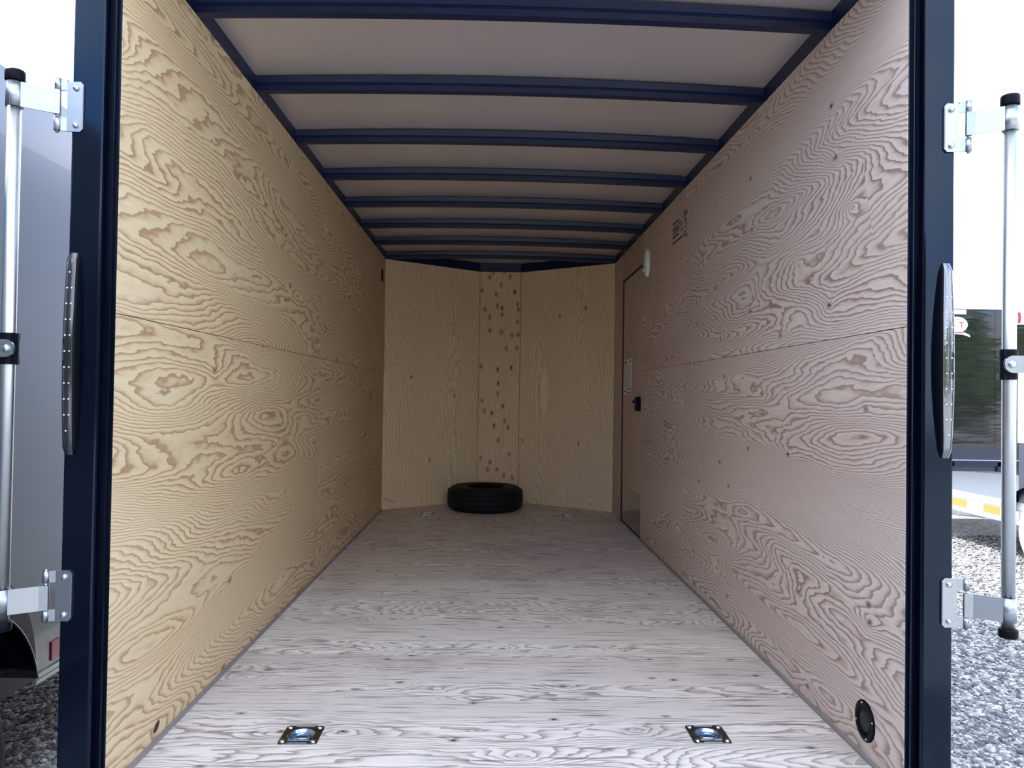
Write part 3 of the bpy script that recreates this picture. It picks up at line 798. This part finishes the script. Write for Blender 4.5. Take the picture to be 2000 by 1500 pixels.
# a trailer wheel standing on its tread: axis along x, face towards side s
def wheel(parent, c, s, R=0.34, w=0.2, tire='rubber', rim='alu'):
    prof = [(0.20, 0.02), (0.24, 0.0), (0.29, 0.004), (0.325, 0.03), (R, 0.05), (R, 0.08), (R-0.008, 0.083), (R-0.008, 0.09), (R, 0.093), (R, w-0.05), (0.325, w-0.02), (0.29, w), (0.20, w)]
    o = MB().lathe(prof, c, (-s, 0, 0), 44).build('tire', M[tire], parent)
    MB().lathe([(0.205, 0.02), (0.195, 0.012), (0.19, 0.04), (0.12, 0.055), (0.07, 0.04), (0.06, 0.02), (0.0, 0.018)], c, (-s, 0, 0), 32).build('rim', M[rim], o)
def fender(parent, x0, x1, yc, zc, R, mat):
    rows = []
    for r_, xx in ((R-0.006, x0), (R, x0), (R+0.004, (x0+x1)/2), (R, x1), (R-0.006, x1)):
        rows.append([(xx, yc-r_*math.cos(a), zc+r_*math.sin(a)) for a in [math.radians(12+156*i/24) for i in range(25)]])
    fo = MB().grid(rows).build('fender', M[mat], parent)
    so = fo.modifiers.new('thick', 'SOLIDIFY'); so.thickness = 0.006
    return fo

# charcoal trailer alongside on the left
def left_trailer():
    t = empty('charcoal_cargo_trailer', (-2.7, 1.5, GZ)); T = Vector(t.location)
    X = -1.75; y0, y1 = -2.6, 4.6
    def bx(x0, x1, ya, yb, z0, z1): return MB().box(x0-T.x, x1-T.x, ya-T.y, yb-T.y, z0-T.z, z1-T.z)
    bx(X-1.95, X, y0, y1, -0.08, 2.165).build('body', M['charcoal'], t)
    ww = MB(); arcp = [(X+0.004-T.x, 2.57+0.46*math.cos(a)-T.y, -0.05+0.46*math.sin(a)-T.z) for a in [math.radians(-6+192*i/24) for i in range(25)]]
    ww.poly(arcp); ww.build('wheel_well', M['seam_dark'], t)
    tr = MB()
    for k in range(4):
        z = -0.122+0.0105*k
        for ya, yb in ((y0, 2.09), (3.03, y1)):
            tr.box(X-0.01-T.x, X+0.006+0.003*(k % 2)-T.x, ya-T.y, yb-T.y, z-T.z, z+0.0085-T.z)
    tro = tr.build('skirt_trim', M['alu'], t); tag(tro, 'ridged aluminium skirt trim')
    bx(X-1.4, X-0.6, y0, y1, -0.20, -0.08).build('frame', M['seam_dark'], t)
    rr = bx(X, X+0.006, 3.135, 3.30, -0.062, 0.012).build('reflector', M['red_reflector'], t); tag(rr, 'red reflector')
    yc = 2.25
    wheel(t, (X+0.20-T.x, yc-T.y, GZ+0.34-T.z), 1)
    fender(t, X-T.x, X+0.21-T.x, 2.30-T.y, -0.05-T.z, 0.40, 'black_paint')
    tag(t, 'glossy charcoal enclosed trailer parked along the left side', 'trailer')
left_trailer()

# black trailer across the lot on the right
def text(parent, s_, size, loc, rot, mat, name):
    cu = bpy.data.curves.new(name, 'FONT'); cu.body = s_; cu.size = size; cu.extrude = 0.001; cu.align_x = 'CENTER'; cu.align_y = 'CENTER'
    tmp = bpy.data.objects.new('tmp', cu); COL.objects.link(tmp)
    dg = bpy.context.evaluated_depsgraph_get()
    me = bpy.data.meshes.new_from_object(tmp.evaluated_get(dg)); me.name = name
    bpy.data.objects.remove(tmp)
    me.materials.clear(); me.materials.append(M[mat])
    o = bpy.data.objects.new(name, me); COL.objects.link(o); o.parent = parent
    o.location = loc; o.rotation_euler = rot
    return o
def right_trailer():
    Y = 11.0; x0, x1 = 5.5, 10.6
    t = empty('black_cargo_trailer', (8.0, Y+1.0, GZ)); T = Vector(t.location)
    def bx(xa, xb, ya, yb, z0, z1): return MB().box(xa-T.x, xb-T.x, ya-T.y, yb-T.y, z0-T.z, z1-T.z)
    bx(x0, 7.315, Y, Y+2.0, 0.39, 2.40).build('side_panel', M['black_mirror'], t)
    bx(7.32, x1, Y, Y+2.0, 0.39, 2.40).build('side_panel', M['black_mirror'], t)
    rc = MB(); rows = []
    for i in range(9):
        a = math.pi/2*i/8
        rows.append([(xx-T.x, Y-0.012+0.07*(1-math.cos(a))-T.y, 2.395+0.085*math.sin(a)-T.z) for xx in (x0-0.02, x1+0.02)])
    rows.append([(xx-T.x, Y+2.0-T.y, 2.48-T.z) for xx in (x0-0.02, x1+0.02)])
    rows.insert(0, [(xx-T.x, Y+0.01-T.y, 2.395-T.z) for xx in (x0-0.02, x1+0.02)])
    rc.grid(rows); rc.build('roof_cap', M['white_gloss'], t)
    bx(x0, x1, Y-0.004, Y+0.01, 0.205, 0.39).build('skirt', M['navy'], t)
    bx(x0, x1, Y-0.012, Y+0.01, 0.190, 0.205).build('skirt_trim', M['alu'], t)
    bx(x0, x1, Y+0.03, Y+1.9, -0.17, 0.19).build('frame', M['navy'], t)
    for (xa, xb) in ((x0, 6.72), (7.36, 7.45)): bx(xa, xb, Y-0.002, Y+0.04, -0.14, 0.17).build('frame_post', M['black_steel'], t)
    bx(x0, x1, Y-0.002, Y+0.04, 0.11, 0.19).build('frame_rail', M['black_steel'], t)
    bx(x0, x1, Y-0.002, Y+0.04, -0.19, -0.09).build('frame_rail', M['black_steel'], t)
    # decals
    bx(6.5, 6.885, Y-0.003, Y+0.001, 2.318, 2.385).build('white_decal', M['white_gloss'], t)
    ov = MB().poly([(6.745+0.165*math.cos(a)-T.x, Y-0.003-T.y, 2.165+0.115*math.sin(a)-T.z) for a in [2*math.pi*i/32 for i in range(32)]]).build('oval_decal', M['white_gloss'], t)
    tag(ov, 'white oval decal with grey and maroon letters')
    rot = (math.pi/2, 0, 0)
    text(ov, 'C', 0.17, (6.735-T.x, Y-0.005-T.y, 2.185-T.z), rot, 'grey_print', 'letter')
    text(ov, 'T', 0.13, (6.815-T.x, Y-0.006-T.y, 2.155-T.z), rot, 'red', 'letter')
    text(ov, 'y', 0.06, (6.865-T.x, Y-0.006-T.y, 2.165-T.z), rot, 'grey_print', 'letter')
    sw = MB().poly([(x-T.x, Y-0.004-T.y, z-T.z) for x, z in ((6.60, 2.065), (6.83, 2.065), (6.935, 2.02), (6.945, 1.985), (6.84, 2.02), (6.60, 2.035))]).build('decal_swoosh', M['white_gloss'], ov)
    MB().poly([(x-T.x, Y-0.0055-T.y, z-T.z) for x, z in ((6.62, 2.060), (6.82, 2.060), (6.88, 2.035), (6.81, 2.040), (6.62, 2.045))]).build('decal_stripe', M['red'], ov)
    fd = bx(7.625, 7.98, Y-0.003, Y+0.001, 2.182, 2.395).build('flag_decal', M['white_gloss'], t)
    MB().poly([(x-T.x, Y-0.0045-T.y, z-T.z) for x, z in ((7.645, 2.20), (7.69, 2.20), (7.70, 2.28), (7.69, 2.36), (7.645, 2.36), (7.655, 2.28))]).build('flag_band', M['red'], fd)
    MB().poly([(x-T.x, Y-0.0045-T.y, z-T.z) for x, z in ((7.73, 2.27), (7.80, 2.22), (7.87, 2.27), (7.80, 2.345))]).build('flag_leaf', M['red'], fd)
    for xa in (9.0, 9.9): wheel_o = MB().lathe([(0.0, 0.0), (0.2, 0.0), (0.30, -0.01), (0.34, 0.03), (0.34, 0.2)], (xa-T.x, Y-0.02-T.y, GZ+0.34-T.z), (0, 1, 0), 32).build('wheel', M['rubber'], t)
    tag(t, 'glossy black enclosed trailer with white roof cap across the lot', 'trailer')
right_trailer()

# low deck trailer between, with striped tape
def deck_trailer():
    X = 4.95
    t = empty('deck_trailer', (X+0.9, 7.5, GZ)); T = Vector(t.location)
    def bx(x0, x1, ya, yb, z0, z1): return MB().box(x0-T.x, x1-T.x, ya-T.y, yb-T.y, z0-T.z, z1-T.z)
    bx(X, X+1.9, 5.0, 10.3, 0.03, 0.10).build('deck', M['alu'], t)
    bx(X+0.012, X+1.88, 5.0, 10.3, -0.10, 0.03).build('side_rail', M['alu'], t)
    bx(X-0.004, X+0.1, 5.0, 10.3, -0.115, -0.095).build('lower_flange', M['alu'], t)
    for k in range(12):
        m_ = 'amber' if k % 2 else 'white_gloss'
        y = 7.10+0.262*k
        bx(X+0.004, X+0.013, y, y+0.258, -0.062, 0.012).build('tape_strip', M[m_], t)
    bx(X-0.02, X+1.7, 4.6, 7.085, 0.66, 1.335).build('upper_box', M['silver'], t)
    bx(X-0.01, X+1.7, 4.6, 7.08, 0.10, 0.66).build('lower_box', M['navy'], t)
    wheel(t, (X-0.02-T.x, 6.78-T.y, GZ+0.34-T.z), -1, tire='pale_grey_tyre')
    fender(t, X-0.06-T.x, X+0.16-T.x, 6.80-T.y, -0.16-T.z, 0.44, 'black_plastic')
    tag(t, 'low aluminium deck trailer with amber and white striped tape', 'trailer')
deck_trailer()

# trees behind the camera that the glossy panels and lamp lens mirror
def trees():
    R = random.Random(5)
    def crown(seed):
        q = random.Random(seed); mb = MB()
        blobs = [(q.uniform(-1.7, 1.7), q.uniform(-1.2, 1.2), q.uniform(1.6, 5.6), q.uniform(1.0, 1.7)) for _ in range(12)]
        for bxx, byy, bzz, br in blobs:
            for _ in range(230):
                d = Vector((q.gauss(0, 1), q.gauss(0, 1), q.gauss(0, 1))).normalized()
                p = Vector((bxx, byy, bzz)) + d*br*(0.75+0.3*q.random())
                a = Vector((q.gauss(0, 1), q.gauss(0, 1), q.gauss(0, 1))).normalized(); b = a.orthogonal().normalized()
                s1, s2 = 0.16+0.14*q.random(), 0.09+0.08*q.random()
                mb.quad(p-a*s1, p+b*s2, p+a*s1, p-b*s2)
        return mb
    protos = []
    for i in range(3):
        o = crown(40+i).build('crown', M['tree_leaf'], weld=False)
        protos.append(o)
    tk = MB().path([(0, 0, 0), (0.08, 0.05, 1.2), (-0.05, 0.1, 2.6), (0.1, 0, 4.2)], 0.16, 8).build('trunk', M['bark'])
    used = [False]*3; ut = False
    for i in range(16):
        r = empty('leafy_tree', (-21+3.6*i, -15.5-6.5*(i % 2), GZ))
        r.rotation_euler.z = R.choice((0.0, math.pi)); sc = R.uniform(0.85, 1.0); r.scale = (sc, sc, sc*(0.8 if i < 10 else 1.15))
        k = i % 3
        if not used[k]: c = protos[k]; used[k] = True
        else: c = protos[k].copy(); COL.objects.link(c)
        c.parent = r
        if not ut: b = tk; ut = True
        else: b = tk.copy(); COL.objects.link(b)
        b.parent = r
        tag(r, 'leafy green tree mirrored in the glossy black trailer side', 'tree', 'trees mirrored in the black trailer')
trees()
